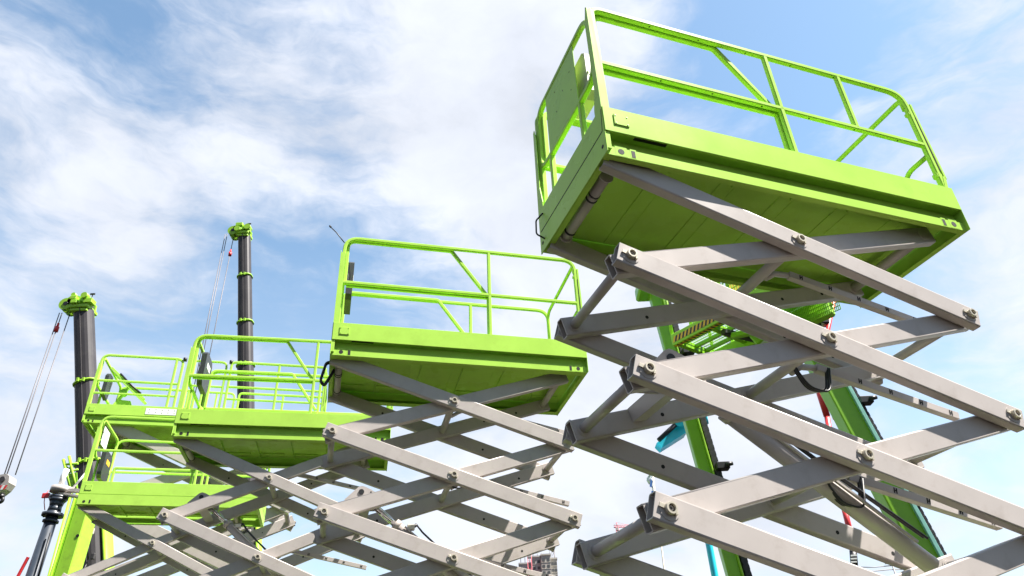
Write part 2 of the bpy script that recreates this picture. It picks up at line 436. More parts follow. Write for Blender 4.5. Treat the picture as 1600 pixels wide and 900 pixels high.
            if s == 0:
                m.box(P(1.08, -.004, .205), P(2.15, -.0005, .335), WHITE, .001)
                for a in range(9):
                    for b in range(2): m.cyl(P(1.15+a*.115, -.006, .24+b*.06+.01*(a % 2)), P(1.15+a*.115, -.003, .24+b*.06+.01*(a % 2)), .008, SLOT, 8)
        else:
            pts = [P(ri, y0, zt-.01), P(ri, y0, zr), P(L-ri, y0, zr), P(L-ri, y0, zt-.01)]
            m.sq(fillet(pts, [0, .09 if key == 1 else .16, .15, 0]), rt, G, n)
            m.sq([P(ri, y0, zm), P(L-ri, y0, zm)], rt*.95, G, n)
            m.sq([P(xc, y0, zt-.01), P(xc, y0, zr)], rt*.95, G, n)
            if key == 1: m.sq([P(2.08, y0, zm), P(2.08, y0, zr)], rt*.95, G, n)
            for x in [L*k/7+.1 for k in range(1, 7)]:
                m.cyl(P(x, y0, zr-rt/2-.0008), P(x, y0, zr-rt/2+.004), .006, SLOT, 8)
                m.cyl(P(x, y0, zm-rt/2-.0008), P(x, y0, zm-rt/2+.004), .006, SLOT, 8)
        build(m, 'side_rail')
        if kind == 'std':
            m = MB(); y1 = yy(ri+.041); dz = .006
            m.sq(fillet([P(.07, y1, zm), P(.07, y1, zr-dz), P(xe, y1, zr-dz), P(xc-.03, y1, zm+.03)], [0, .09, .05, 0]), rt, G, n)
            m.sq(fillet([P(.09, y1, zm-.010), P(xc-.005, y1, zm-.010), P(xc-.005, y1, zt-.01)], [0, .02, 0]), rt*.95, G, n)
            build(m, 'extension_rail')
        if kind == 'flush' and s == 0:
            m = MB()
            m.sq(fillet([P(.40, ri+.05, zt), P(.40, ri+.05, .62), P(1.78, ri+.05, .62)], .03), rt, G, n)
            for x in (1.60, 1.765): m.sq([P(x, ri+.05, zt-.01), P(x, ri+.05, .62)], rt, G, n)
            build(m, 'lower_rail')
    # left corner posts (flat folded posts standing on the end panel)
    for s in (0, 1):
        yy = (lambda v: v) if s == 0 else (lambda v: W-v)
        m = MB()
        zp = zr-.03 if (s == 0 and key == 1) else zr-.20
        m.poly([P(0, yy(.004), zt-.02), P(0, yy(.095), zt-.02), P(0, yy(.095), zt+.04), P(0, yy(.060), zt+.20), P(0, yy(.055), zp-.09), P(0, yy(.03), zp+.02), P(0, yy(.012), zp)], .006, (1, 0, 0), G)
        m.poly([P(.0065, yy(.004), zt-.02), P(.055, yy(.004), zt-.02), P(.055, yy(.012), zp-.03), P(.03, yy(.012), zp+.01), P(.0065, yy(.012), zp-.02)], .005, (0, 1 if s == 0 else -1, 0), G)
        build(m, 'corner_post')
    # left end frame: hoop + lower bars + panel
    m = MB(); n = (1, 0, 0); xh = .04
    yn, yf = .085, W-.055
    m.sq(fillet([P(xh, yn, zr-.015), P(xh, yf, zr-.015), P(xh, yf, zm-.06), P(xh, yn, zm-.06)], .13, 6, True), rt, G, n, True)
    for y in (W*.30, W*.78): m.sq([P(xh, y, zt-.01), P(xh, y, zm-.06)], rt*.95, G, n)
    m.sq([P(xh, yf, zm), P(xh, yf, zt-.01)], rt*.95, G, n)
    build(m, 'end_rail')
    if kind != 'gated':
        m = MB()
        m.box(P(xh-.014, W*.30, zm-.05), P(xh-.009, W*.78, zr-.03), G, .001)
        for y, z in ((.38, .15), (.38, .33), (.62, .2), (.62, .4), (.5, .28)): m.cyl(P(xh-.0155, W*y, zm+z), P(xh-.013, W*y, zm+z), .005, SLOT, 8)
        build(m, 'end_plate') if key in (1,) else m.bm.free()
        m = MB(); by0, by1 = W*.25, W*.60
        if key == 1: by0, by1, bz0, bz1 = W*.25, W*.52, zm-.02, zr-.12
        elif key == 5: bz0, bz1 = .53, 1.0
        else: bz0, bz1 = .86, 1.36
        xb = .085
        pts = [(by0, bz0+.05), (by0, bz1-.04), (by0+.04, bz1), (by1-.05, bz1), (by1, bz1-.05), (by1, bz0+.08), (by1-.06, bz0), (by0+.05, bz0)]
        m.poly([P(xb, a, b) for a, b in pts], .07, (1, 0, 0), CHAR if key != 1 else GREY)  # nearest lift's box is grey to put its sunlit tone into the colour
        cb = build(m, 'control_box')
        m = MB(); m.box(P(xb+.070, by0+.12, bz1-.20), P(xb+.073, by1-.10, bz1-.12), YELLOW if key == 5 else WHITE, 0)
        build(m, 'box_label', cb)
        if key == 5:
            m = MB(); m.box(P(.06, .16, 1.05), P(.066, .50, 1.36), WHITE, .001); build(m, 'notice_board')
        # loose cable hanging from the post
        m = MB()
        m.tube([P(.07, .10, zr-.22), P(.10, .13, zr-.30), P(.12, .17, zr-.42), P(.10, .22, zr-.50), P(.09, by0+.04, bz1-.1)], .004, BLACK if key != 1 else GREEN, seg=6)
        build(m, 'cable')
    # right end frame
    m = MB(); n = (1, 0, 0); xh = L-ri-.005
    m.tube(fillet([P(xh, .05, zr-.16), P(xh, .05, zr-.05), P(xh, W-.05, zr-.05), P(xh, W-.05, zt-.01)], [0, .05, .12, 0]), rt*.52, G, n)
    m.tube(fillet([P(xh, .05, zm-.10), P(xh, .28, zm-.10), P(xh, .28, zt-.01)], [0, .13, 0]), rt*.5, G, n)
    m.tube(fillet([P(xh, W-.05, zm-.10), P(xh, W-.28, zm-.10), P(xh, W-.28, zt-.01)], [0, .13, 0]), rt*.5, G, n)
    build(m, 'end_rail')
    m = MB()
    m.obox(P(L-.006, .035, zr-.12), P(L+.004, .035, zt+.10), .044, .022, G, (0, 1, 0))
    m.obox(P(L-.004, .035, zt+.12), P(L-.035, .035, zt-.01), .044, .030, G, (0, 1, 0))
    m.box(P(L-.062, .018, zr-.24), P(L-.008, .060, zr-.21), G, .003)
    m.box(P(L-.062, .018, zt+.11), P(L-.008, .060, zt+.15), G, .003)
    m.box(P(L-.0185, .0122, zt+.17), P(L-.0125, .0142, zr-.26), SLOT, 0)
    build(m, 'gate_post')
    # ---- scissor stack
    XL = p.get('XL', .0944); th = math.asin(h/B); xr = XL + math.sqrt(B*B-h*h)
    Lm = B + 2*p.get('ov', .072)
    am = arm_mesh(Lm, H, T, ()); amf = arm_mesh(Lm, H, T, (-B*.28, B*.20, B*.36))
    pm = PINBIG if kind == 'gated' else PIN
    xm = (XL+xr)/2
    ys = (yp, yp+T+.006, W-yp-T, W-yp-2*T-.006)
    for k in range(NL):
        zc = Z0-(k+.5)*h + zd
        for j, y in enumerate(ys):
            down = j in (0, 2)        # outer arms slope down to the right
            inst('scissor_arm', am if j < 2 else amf, root, (xm, y, zc), (0, th if down else -th, 0))
    for k in range(NL+1):
        for x, zz in ([(XL, Z0-k*h), (xr, Z0-k*h)] + ([(xm, Z0-(k+.5)*h)] if k < NL else [])):
            if k > 0 or x == xm:
                inst('pivot_pin', pm, root, (x, yp-.003, zz+zd))
                inst('pivot_pin', pm, root, (x, W-yp+.003, zz+zd), (0, 0, PI))
            m = MB(); rr = (.031 if H < .2 else .05)*(1.15 if k == 0 else 1)
            m.tube([P(x, ys[1]+T-.002, zz), P(x, ys[3]+.002, zz)], rr, GREY, seg=20)
            for a in (ys[1]+T, ys[3]-.008): m.cyl(P(x, a, zz), P(x, a+.008, zz), rr*1.35, GREY, 20)
            if k == 0 and x == XL:
                for a in (.36, .40, .72): m.cyl(P(x, W*a, zz), P(x, W*a+.012, zz), rr*1.12, BLACK, 20)
            build(m, 'cross_tube')
    # ---- lift cylinders with their brackets
    sl = math.tan(th)
    for (k, yc, x1, z1) in p.get('cyl', []):
        xb = .42; zb_ = Z0-(k+1)*h+(xb-XL)*sl+H/2+.085       # eye of the bracket above the inner arm
        d = Vector((x1-xb, 0, z1-zb_)).normalized(); E0 = P(xb, yc, zb_); E1 = P(x1, yc, z1); Lc = (E1-E0).length
        m = MB()
        m.tube([E0+d*(Lc*.24), E0+d*(Lc*.94)], .050, GREY, seg=28)
        m.cyl(E0+d*(Lc*.22), E0+d*(Lc*.245), .057, GREY, 28)
        m.cyl(E1+Vector((0, -.06, 0)), E1+Vector((0, .06, 0)), .06, GREY, 20)
        m.obox(E0+d*(Lc*.26)+Vector((.03, -.060, .01)), E0+d*(Lc*.85)+Vector((.03, -.060, .01)), .016, .016, GREY)
        hydraulic = build(m, 'lift_cylinder')
        m = MB(); m.tube([E0, E0+d*(Lc*.25)], .030, CHROME, seg=24); m.cyl(E0+Vector((0, -.045, 0)), E0+Vector((0, .045, 0)), .05, GREY, 20)
        build(m, 'piston_rod', hydraulic)
        m = MB()
        off = E0+d*(Lc*.30)+Vector((.03, -.03, .06))
        m.box(off-Vector((.035, .025, .025)), off+Vector((.035, .025, .025)), CREAM, .004)
        m.cyl(off+Vector((.02, 0, .0)), off+Vector((.055, 0, .03)), .016, BLACK, 12)
        build(m, 'valve_block', hydraulic)
        m = MB()
        pts = [off+Vector((.05, 0, .03)), off+d*.12+Vector((.02, 0, .03)), off+d*.3+Vector((.02, 0, .02)), off+d*(Lc*.3)+Vector((.02, 0, .02)), E1-d*.2+Vector((.05, -.05, .085))]
        m.tube(fillet(pts, .08), .008, BLACK, seg=8)
        m.tube([q+Vector((.0, .025, .012)) for q in fillet(pts, .08)], .008, BLACK, seg=8)
        build(m, 'hose', hydraulic)
        m = MB()
        for a in (-.085, .070):
            bx = [(-.16, -.075), (-.035, .045), (0, .06), (.04, .05), (.21, -.03), (.21, -.13), (-.16, -.15)]
            pts = [P(xb+q[0]*.95, yc+a, zb_+q[1]) for q in bx]
            m.poly(pts, .015, (0, 1, 0), GREY)
        m.cyl(P(xb, yc-.092, zb_), P(xb, yc+.092, zb_), .026, BLACK, 18)
        m.cyl(P(xb+.09, yc-.087, zb_-.0), P(xb+.09, yc-.083, zb_-.0), .008, SLOT, 10)
        # beam carrying the bracket, between the two inner arms
        m.obox(P(xb+.03, ys[1]+T, zb_-.12), P(xb+.03, ys[3], zb_-.12), .10, .09, GREY, (1, 0, sl))
        build(m, 'cylinder_bracket')
    # ---- slotted cable trays and hose loops
    for k in p.get('trays', []):
        hs = 1.0 if key == 1 else .45
        a = P(1.50, .47, -.30-k*h); b = P(2.52, .47, -.52-k*h); d = (b-a).normalized(); u = Vector((-d.z, 0, d.x))
        if u.z < 0: u = -u
        m = MB(); m.obox(a, b, .045, .048, GREY, (0, 1, 0))
        m.tube([P(xm+.02, .47, Z0-(k+.5)*h-.03), P(xm+.10, .47, Z0-(k+.5)*h+.02), a+u*.0], .020, GREY, seg=10)
        Lt = (b-a).length
        for q in range(5):
            c = a + d*(Lt*(.07+q*.215))
            for o in (0, .016):
                s0 = c+d*o+Vector((0, -.0235, 0))
                m.obox(s0-u*.016, s0+u*.016, .003, .007, SLOT, (0, 1, 0), 0)
            m.obox(c+Vector((0, -.0235, 0)), c+d*.02+Vector((0, -.0235, 0)), .003, .006, SLOT, (0, 1, 0), 0)
        build(m, 'cable_tray')
        if k == 0: continue
        m = MB()
        for q in range(3):
            r_ = .0065*(.6+.4*hs); oy = q*.017
            c0 = P(xm+.01, .40+oy, Z0-(k+.5)*h+.06)
            pts = [c0, c0+Vector((-.01+q*.01, 0, -.10))*hs, c0+Vector((.06, 0, -.21))*hs+Vector((0, 0, 0)), c0+Vector((.20, 0, -.235+q*.01))*hs, a+Vector((.06, -.05+oy, -.02))]
            m.tube(fillet(pts, .09), r_, BLACK, seg=8)
        build(m, 'hose')
    # ---- chassis on the ground
    zc = Z0-NL*h+zd
    m = MB()
    ztop = zc-.10; zlow = max(.16, min(.32, ztop-.2))
    m.box((0, .06, zlow), (L, W-.06, ztop), G, .02)
    m.box((-.10, .12, zlow-.02), (.02, W-.12, ztop-.15 if ztop > .5 else ztop), GREY, .02)
    m.box((L*.25, .0, zlow+.05), (L*.75, .062, ztop-.04), G, .015)
    m.box((L*.30, -.006, zlow+.10), (L*.70, .0, ztop-.09), DGREEN, .002)
    m.box((XL-.06, yp-.03, ztop), (XL+.06, yp+T*2+.03, zc-.065), GREY, .005)
    m.box((XL-.06, W-yp-T*2-.03, ztop), (XL+.06, W-yp+.03, zc-.065), GREY, .005)
    m.build('chassis', root)
    for x in (L*.13, L*.87):
        for y in (.0, W):
            m = MB(); s_ = -1 if y == 0 else 1
            m.cyl((x, y-s_*.10, .2), (x, y+s_*.04, .2), .2, TYRE, 28)
            wh = m.build('wheel', root)
            m = MB(); m.cyl((x, y+s_*.035, .2), (x, y+s_*.047, .2), .12, GREY, 24); m.cyl((x, y+s_*.04, .2), (x, y+s_*.06, .2), .05, GREY, 16)
            m.build('hub', wh)
    return root

LIFTS = {
 1: dict(X=.586, Y=3.1434, Z=2.9266, yaw=.3507, h=.6815, L=2.7315, W=1.0895, zr=1.3385, zm=.7924, yp=.085, N=5, cyl=[(1, .45, 1.98, -2.20), (3, .45, 1.98, -3.5)], trays=(0, 1, 2, 3), xe=1.03, xc=1.43),
 2: dict(X=-1.8413, Y=6.4704, Z=3.4671, yaw=.2503, h=.7712, L=2.7081, W=1.2356, zr=1.4589, zm=.8745, N=5, cyl=[(1, .45, 1.95, -2.5), (3, .5, 1.9, -4.0)], trays=(0, 1, 2)),
 3: dict(X=-4.3602, Y=8.6648, Z=3.5798, yaw=.2031, h=.9684, L=2.7197, W=1.1906, zr=1.4569, zm=.853, N=4, cyl=[(0, .45, 1.95, -2.0), (1, .7, 1.9, -3.1)], trays=(0, 1)),
 4: dict(X=-8.3037, Y=12.9474, Z=5.7082, yaw=.2314, h=1.4844, L=4.4365, W=1.6182, zr=1.4469, zm=.889, zb=.1654, zt=.3787, N=4, B=3.68, XL=.55, H=.21, T=.10, rt=.045, ov=.12),
 5: dict(X=-6.9634, Y=11.3251, Z=3.6061, yaw=.2393, h=1.0997, L=2.7407, W=1.1625, zr=1.4801, zm=.8952, zb=.15, zt=.3705, N=4, trays=(0,)),
}
make_lift(1, LIFTS[1], 'nearest lime green scissor lift, at the right, with a green plate on its end rail')
make_lift(2, LIFTS[2], 'middle lime green scissor lift with thin aerial and black box on its left end')
make_lift(3, LIFTS[3], 'lime green scissor lift with a dark crane boom rising right behind its rails')
make_lift(4, LIFTS[4], 'wide rearmost lime green scissor lift with white perforated plate on its long platform edge', 'gated')
make_lift(5, LIFTS[5], 'lowest leftmost lime green scissor lift with smooth platform side, yellow label on its black box', 'flush')
# hose bundle looping out at the left end of the second lift
def lift_part(m, name, key):
    q = LIFTS[key]; par = bpy.data.objects['scissor_lift' + ('' if key == 1 else '.%03d' % (key-1))]
    return m.build(name, par)
zz = LIFTS[2]['Z']+CAM_H
for o in (0, .03):
    lift_part(MB().tube(fillet([(.03, .3+o, zz+.06), (-.035, .3+o, zz+.05), (-.075, .3+o, zz-.16), (-.03, .3+o, zz-.21), (.05, .32+o, zz-.02)], .06), .013, BLACK, seg=8), 'hose', 2)
zz = LIFTS[1]['Z']+CAM_H
lift_part(MB().tube(fillet([(-.004, 1.0, zz+.30), (-.05, 1.02, zz+.24), (-.05, 1.03, zz+.13), (-.003, 1.0, zz+.08)], .04), .006, BLACK, seg=8), 'cable', 1)
lift_part(MB().tube(fillet([(.12, .96, zz+.02), (.16, .96, zz-.05), (.24, .96, zz-.05), (.28, .96, zz+.02)], .04), .010, BLACK, seg=8), 'hose', 1)
# folded control stand on the rearmost lift
zz = LIFTS[4]['Z']+CAM_H
m = MB()
m.poly([(.30, .55, zz+.40), (.60, .55, zz+.40), (.66, .55, zz+.56), (.60, .55, zz+.70), (.38, .55, zz+.72), (.30, .55, zz+.60)], .05, (0, 1, 0), GREEN)
m.obox((.20, .57, zz+.36), (.52, .57, zz+1.05), .05, .05, GREEN)
m.obox((.10, .5, zz+1.38), (.86, .5, zz+.72), .06, .05, GREEN); m.obox((.16, .9, zz+1.36), (.80, .9, zz+.80), .05, .05, GREEN)
m.obox((.10, .5, zz+1.38), (.16, .9, zz+1.36), .05, .05, GREEN, (1, 0, 0)); m.cyl((.42, .53, zz+.88), (.42, .64, zz+.88), .07, DGREEN, 16)
m.tube([(.30, .48, zz+1.26), (.55, .46, zz+1.02), (.78, .47, zz+.84)], .018, BLACK, seg=8)
lift_part(m, 'control_stand', 4)
m = MB(); m.poly([(.07, a, zz+b) for a, b in ((.35, .75), (.35, 1.15), (.42, 1.22), (.62, 1.22), (.66, 1.10), (.60, .70))], .07, (1, 0, 0), CHAR); lift_part(m, 'control_box', 4)
# whip aerial on the second lift

m = MB()
q = LIFTS[2]
A = aty(538, 379, 6.52); Bp = aty(517, 355, 6.55)
aer = MB().tube([A, A.lerp(Bp, .6)+Vector((0, 0, .012)), Bp], .006, BLACK, seg=6)
aer.cyl(Bp, Bp+Vector((-.015, 0, .02)), .011, BLACK, 8)
lift2 = bpy.data.objects['scissor_lift.001']
ao = aer.build('aerial'); ao.parent = lift2
ao.matrix_parent_inverse = (Matrix.Translation(lift2.location) @ Matrix.Rotation(q['yaw'], 4, 'Z')).inverted()
m.bm.free()

def ppm(pt):            # pixels per metre at a point
    return F_PX/((pt-Vector((0, 0, CAM_H))).dot(fw))

# ------------------------------------------------------------------ two telescopic cranes
def crane(px_top, px_bot, Y, w_top, rings, label, ropes, side, wide_base, hook=None):
    top = aty(*px_top, Y); bot = aty(*px_bot, Y)
    d = (top-bot).normalized()
    foot = top - d*((top.z-1.9)/d.z)
    root = thing('mobile_crane', (foot.x, foot.y, 0), label, 'crane', 'telescopic cranes behind the lifts')
    O = Vector((foot.x, foot.y, 0))
    def L_(v): return Vector(v)-O
    r0 = w_top/ppm(top)/2*.72
    def rad(z):         # each telescoped section is a little wider
        k = sum(1 for u in rings if aty(px_top[0], u, Y).z > z+.02)
        return r0*(1+.055*k)
    zs = [top.z] + [aty(px_top[0], u, Y).z for u in rings] + [3.0]
    def at(z): return foot + d*((z-foot.z)/d.z)
    side_v = Vector((1, 0, 0)); fr = d.cross(side_v).normalized()
    for k in range(len(zs)-1):
        r = r0*(1+.06*k); n = 18
        prof = []
        for j in range(n):      # boom section: flat sides and a rounded belly
            a = 2*PI*j/n; ex = .62
            c_, s_ = math.cos(a), math.sin(a)
            prof.append((r*math.copysign(abs(c_)**ex, c_), r*1.15*math.copysign(abs(s_)**.9, s_)))
        m = MB(); i = m.mi(BOOM)
        m.sweep([L_(at(zs[k+1])), L_(at(zs[k]+(.12 if k else 0)))], prof, BOOM, fr, smooth=False)
        for f in m.bm.faces: f.smooth = False
        # weld seam and row of wear pads
        m.obox(L_(at(zs[k+1]+.1))+Vector((0, -r*1.12, 0)), L_(at(zs[k]-.1))+Vector((0, -r*1.12, 0)), .03, .03, BOOM, (1, 0, 0))
        m.build('boom_section', root)
        if k:
            c = at(zs[k]); m = MB()
            pr2 = [(x*1.16, y*1.16) for x, y in prof]
            m.sweep([L_(c-d*.03), L_(c+d*.03)], pr2, LGREEN, fr)
            m.sweep([L_(c-d*.06), L_(c-d*.03)], [(x*1.07, y*1.07) for x, y in prof], LGREEN, fr)
            for sx in (-1, 1):
                for q_ in (.3,):
                    m.box(L_(c)+Vector((sx*r*1.1*abs(q_)-.05, -r*1.36, -.1)), L_(c)+Vector((sx*r*1.1*abs(q_)+.05, -r*1.2, .07)), LGREEN, .01)
            m.build('section_collar', root)
    # head: cap plates, sheave cheeks reaching out to the left, sheaves, small lumps
    m = MB(); T_ = L_(top)
    m.box(T_+Vector((-r0*1.25, -r0*1.3, -.18)), T_+Vector((r0*1.25, r0*1.3, .0)), LGREEN, .03)
    m.box(T_+Vector((-r0*1.1, -r0*1.15, -.34)), T_+Vector((r0*1.15, r0*1.15, -.20)), LGREEN, .03)
    for y in (-r0*.75, r0*.6):
        m.poly([T_+Vector((x, y, z)) for x, z in ((r0*1.2, -.05), (r0*1.1, .28), (.1, .42), (-r0*1.2, .58), (-r0*2.0, .48), (-r0*2.3, .2), (-r0*2.2, -.1), (-r0*1.8, -.2), (-r0*1.3, .1), (-r0, -.05))], .09, (0, 1, 0), LGREEN)
    rnd = random.Random(int(px_top[0]))
    for k in range(11):
        c = T_+Vector((rnd.uniform(-1.1, 1.15)*r0, rnd.uniform(-1.25, -.4)*r0, rnd.uniform(.0, .42)))
        a = rnd.uniform(.09, .2)
        if k % 3: m.box(c-Vector((a, a, a*.6)), c+Vector((a, a, a*.6)), LGREEN, .02)
        else: m.cyl(c+Vector((0, -a, 0)), c+Vector((0, a, 0)), a, LGREEN, 14)
    m.cyl(T_+Vector((-r0*1.5, -r0*.8, .62)), T_+Vector((-r0*1.5, r0*.8, .62)), .10, LGREEN, 12)
    m.build('boom_head', root)
    for x, z, r in ((-r0*2.0, .10, .30), (-r0*1.2, .25, .24)):
        m = MB()
        for y in (-.28, 0, .28):
            m.cyl(T_+Vector((x, y-.05, z)), T_+Vector((x, y+.05, z)), r, LGREEN, 22)
            m.cyl(T_+Vector((x, y-.07, z)), T_+Vector((x, y+.07, z)), r*.35, BLACK, 14)
        m.build('sheave', root)
    m = MB(); c = T_+Vector((r0*.6, 0, .3))
    m.tube([c, c+Vector((.0, 0, .45))], .02, BLACK, seg=6); m.box(c+Vector((-.12, -.03, .42)), c+Vector((.1, .03, .5)), BLACK, .01)
    m.build('wind_gauge', root)
    # ropes
    m = MB()
    for (u0, v0, u1, v1) in ropes:
        a = aty(u0, v0, Y); b = aty(u1, v1, Y-2)
        m.tube([L_(a), L_(a.lerp(b, .5))+Vector((0, 0, -.05)), L_(b)], .022, WIRE, seg=5)
    m.build('hoist_rope', root)
    (u0, v0, u1, v1) = ropes[side]
    c = L_(aty(u0, v0, Y).lerp(aty(u1, v1, Y-2), .12))
    m = MB(); m.cyl(c+Vector((0, 0, -.12)), c+Vector((0, 0, .12)), .09, RED, 12); m.cyl(c+Vector((0, 0, .1)), c+Vector((0, 0, .3)), .05, RED, 8)
    m.build('rope_weight', root)
    # green base section wrapped round the right and back of the boom
    zb = aty(px_bot[0], wide_base[0], Y).z; rb = r0*(1+.06*len(rings))
    m = MB()
    a, b = at(2.2), at(zb)
    m.sweep([L_(a), L_(b)], [(x, y) for x, y in ((rb*1.08, -rb*1.3), (rb*1.62, -rb*1.3), (rb*1.62, rb*1.5), (-rb*1.2, rb*1.5), (-rb*1.2, rb*1.3), (rb*1.08, rb*1.3))] if False else
            [(rb*1.0, -rb*1.62), (rb*1.0, -rb*1.3), (-rb*.6, -rb*1.3), (-rb*.6, -rb*1.62)], LGREEN, Vector((0, 1, 0)))
    m.build('base_section', root)
    m = MB()
    for k in range(7):
        z = zb-.5-k*.9
        if z < 3: break
        m.tube([L_(at(z))+Vector((rb*.3*math.sin(k*2.1), -rb*1.25, 0)), L_(at(z+.45))+Vector((rb*.7*math.cos(k), -rb*1.35, 0)), L_(at(z+.8))+Vector((rb*.2, -rb*1.25, 0))], .03, BLACK, seg=6)
        m.box(L_(at(z))+Vector((rb*.5, -rb*1.4, 0)), L_(at(z))+Vector((rb*.85, -rb*1.15, .22)), BOOM if k % 2 else GREY, .02)
    m.build('hose', root)
    # carrier under the boom
    m = MB()
    m.box((-1.4, -4.5, .75), (1.4, 6.5, 1.35), LGREEN, .06); m.box((-1.2, -1.6, 1.352), (1.2, 2.4, 2.5), LGREEN, .08)
    m.box((-1.35, 4.3, 1.352), (-.1, 6.45, 2.6), LGREEN, .08)
    m.build('carrier', root)
    for x in (-1.3, 1.3):
        for y in (-3.4, -1.9, 2.6, 4.4):
            m = MB(); m.cyl((x-.2, y, .6), (x+.2, y, .6), .6, TYRE, 24); m.cyl((x-.21, y, .6), (x+.21, y, .6), .3, GREY, 18)
            m.build('wheel', root)
    return root
crane((131, 482), (143, 860), 28, 33, (600, 725), 'leftmost dark crane boom, ropes from its green head down to a hook block',
      [(93, 489, 6, 744), (97, 489, 10, 744), (110, 488, 24, 742)], 1, (820,))
crane((382, 366), (386, 850), 34, 22, (433, 505, 572), 'tallest dark grey crane boom rising between the second and third platforms',
      [(352, 366, 296, 640), (355, 366, 300, 640), (365, 370, 310, 640)], 2, (822,))
# hook block of the left crane
hb = aty(7, 760, 26); s_ = 1/ppm(hb)
root = thing('hook_block', hb, 'grey hook block with red and white slanted stripes hanging at the left edge', 'hook block')
m = MB()
prof = [(-9, -10), (-13, -2), (-12, 9), (-6, 16), (3, 17), (9, 13), (11, 3), (7, -6), (0, -13)]
m.poly([Vector((x*s_, -.22, z*s_)) for x, z in prof], .44, (0, 1, 0), GREY)
m.cyl((0, -.26, 8*s_), (0, .26, 8*s_), 4.5*s_, BOOM, 20)
m.build('block_body', root)
m = MB()
for k, c in enumerate((RED, WHITE, RED, WHITE, RED)):
    x = (-11+k*4.2)*s_
    m.poly([Vector((x, -.226, -9*s_+k*.25*s_)), Vector((x+3.4*s_, -.226, -9*s_+k*.25*s_)), Vector((x+5.4*s_, -.226, (-1.5)*s_)), Vector((x+2*s_, -.226, -1.5*s_))], .005, (0, 1, 0), c)
m.build('stripe_marking', root)
m = MB(); m.cyl((0, 0, -13*s_), (0, 0, -18*s_), .12, BLACK, 12)
hk = [Vector((math.sin(a)*3.5*s_+1*s_, 0, -21.5*s_+math.cos(a)*3.5*s_)) for a in [k*.35 for k in range(0, 15)]]
m.tube([Vector((0, 0, -18*s_))]+hk, .06, BLACK, seg=10)
m.build('hook', root)

# ------------------------------------------------------------------ slate-blue hydraulic mast with grey arm (far left)
Y = 20
a = aty(46, 915, Y); b = aty(82, 806, Y); d = (b-a).normalized(); foot = b-d*(b.z/d.z); s_ = .82/ppm(b)
root = thing('concrete_pump_mast', foot, 'slate blue hydraulic mast with flared collar and short grey arm at lower left', 'hydraulic mast')
def L_(v): return Vector(v)-foot
m = MB(); m.cyl(L_(foot), L_(b), 15*s_, NAVY, 28, 10.5*s_)
m.obox(L_(a)+Vector((-.32, -.1, .2)), L_(b-d*1.1)+Vector((-.22, -.1, 0)), .06, .06, RED)
m.tube([L_(a)+Vector((.26, -.15, .0)), L_(b-d*.5)+Vector((.2, -.15, 0))], .025, BLACK, seg=6)
m.build('column', root)
m = MB(); P0 = b; P1 = aty(95, 768, Y); dd = (P1-P0).normalized()
m.cyl(L_(P0-dd*.02), L_(P0+dd*.06), 19*s_, NAVY, 30); m.cyl(L_(P0-dd*.18), L_(P0-dd*.12), 14*s_, NAVY, 24)
pts = [(0, 11), (8, 12), (18, 11), (26, 13), (32, 17), (37, 17)]
for (q0, r0), (q1, r1) in zip(pts[:-1], pts[1:]):
    m.cyl(L_(P0+dd*q0*s_), L_(P0+dd*q1*s_), r0*s_, NAVY, 28, r1*s_)
for k in range(12):
    an = k*PI/6; o = Vector((math.cos(an), math.sin(an)*.9, 0))*17*s_
    m.cyl(L_(P0)+o-Vector((0, 0, .03)), L_(P0)+o+Vector((0, 0, .07)), 1.3*s_, BLACK, 8)
m.build('flared_collar', root)
m = MB()
m.cyl(L_(P1-dd*.04), L_(P1+dd*.12), 19*s_, GREY, 30)
m.obox(L_(aty(84, 765, Y)), L_(aty(132, 768, Y)), .2, .08, GREY, (0, 1, 0)); m.obox(L_(aty(96, 772, Y)), L_(aty(130, 778, Y)), .3, .05, GREY, (0, 1, 0))
m.build('top_arm', root)
m = MB(); m.tube([L_(aty(94, 763, Y)), L_(aty(99, 745, Y)), L_(aty(105, 733, Y))], .075, WHITE, seg=12); m.tube([L_(aty(112, 765, Y)), L_(aty(135, 738, Y))], .03, WHITE, seg=8)
m.tube([L_(aty(76, 766, Y)), L_(aty(70, 775, Y)), L_(aty(69, 785, Y)), L_(aty(70, 797, Y))], .012, RED, seg=6)
m.box(L_(aty(70, 776, Y))-Vector((.08, .03, .04)), L_(aty(78, 772, Y))+Vector((.0, .03, .03)), RED, .01)
m.build('delivery_pipe', root)

# green lattice piece beyond it
Y = 24
root = thing('lattice_mast', aty(118, 800, Y), 'small green lattice mast head beside the slate blue mast', 'lattice mast')
O = aty(118, 800, Y).copy()
root.location = (O.x, O.y, 0); O = Vector((O.x, O.y, 0))
def bar(m, u0, v0, u1, v1, r=.03, dy0=0, dy1=0, mm=None): m.tube([aty(u0, v0, Y+dy0)-O, aty(u1, v1, Y+dy1)-O], r, mm or LGREEN, seg=8)
m = MB()
for dy in (0, .6):
    bar(m, 99, 718, 112, 770, .05, dy, dy); bar(m, 108, 713, 121, 770, .05, dy, dy); bar(m, 100, 726, 122, 724, .04, dy, dy); bar(m, 103, 740, 122, 733, .035, dy, dy)
    for k in range(4):
        v = 728+k*10; bar(m, 102+k*2.4, v, 113+k*2.2, v+9, .03, dy, dy); bar(m, 112+k*2.2, v, 104+k*2.4, v+9, .03, dy, dy)
for u, v in ((99, 718), (108, 713), (112, 770), (121, 770)): bar(m, u, v, u, v+.1, .03, 0, .6)
m.build('lattice_head', root)
m = MB()
for dy in (0, .6): m.tube([aty(112, 770, Y+dy)-O, aty(112, 770, Y+dy)-O+Vector((.1, 0, -6)), Vector((.1, dy, 0))], .05, LGREEN, seg=8); m.tube([aty(121, 770, Y+dy)-O, Vector((.6, dy, 0))], .05, LGREEN, seg=8)
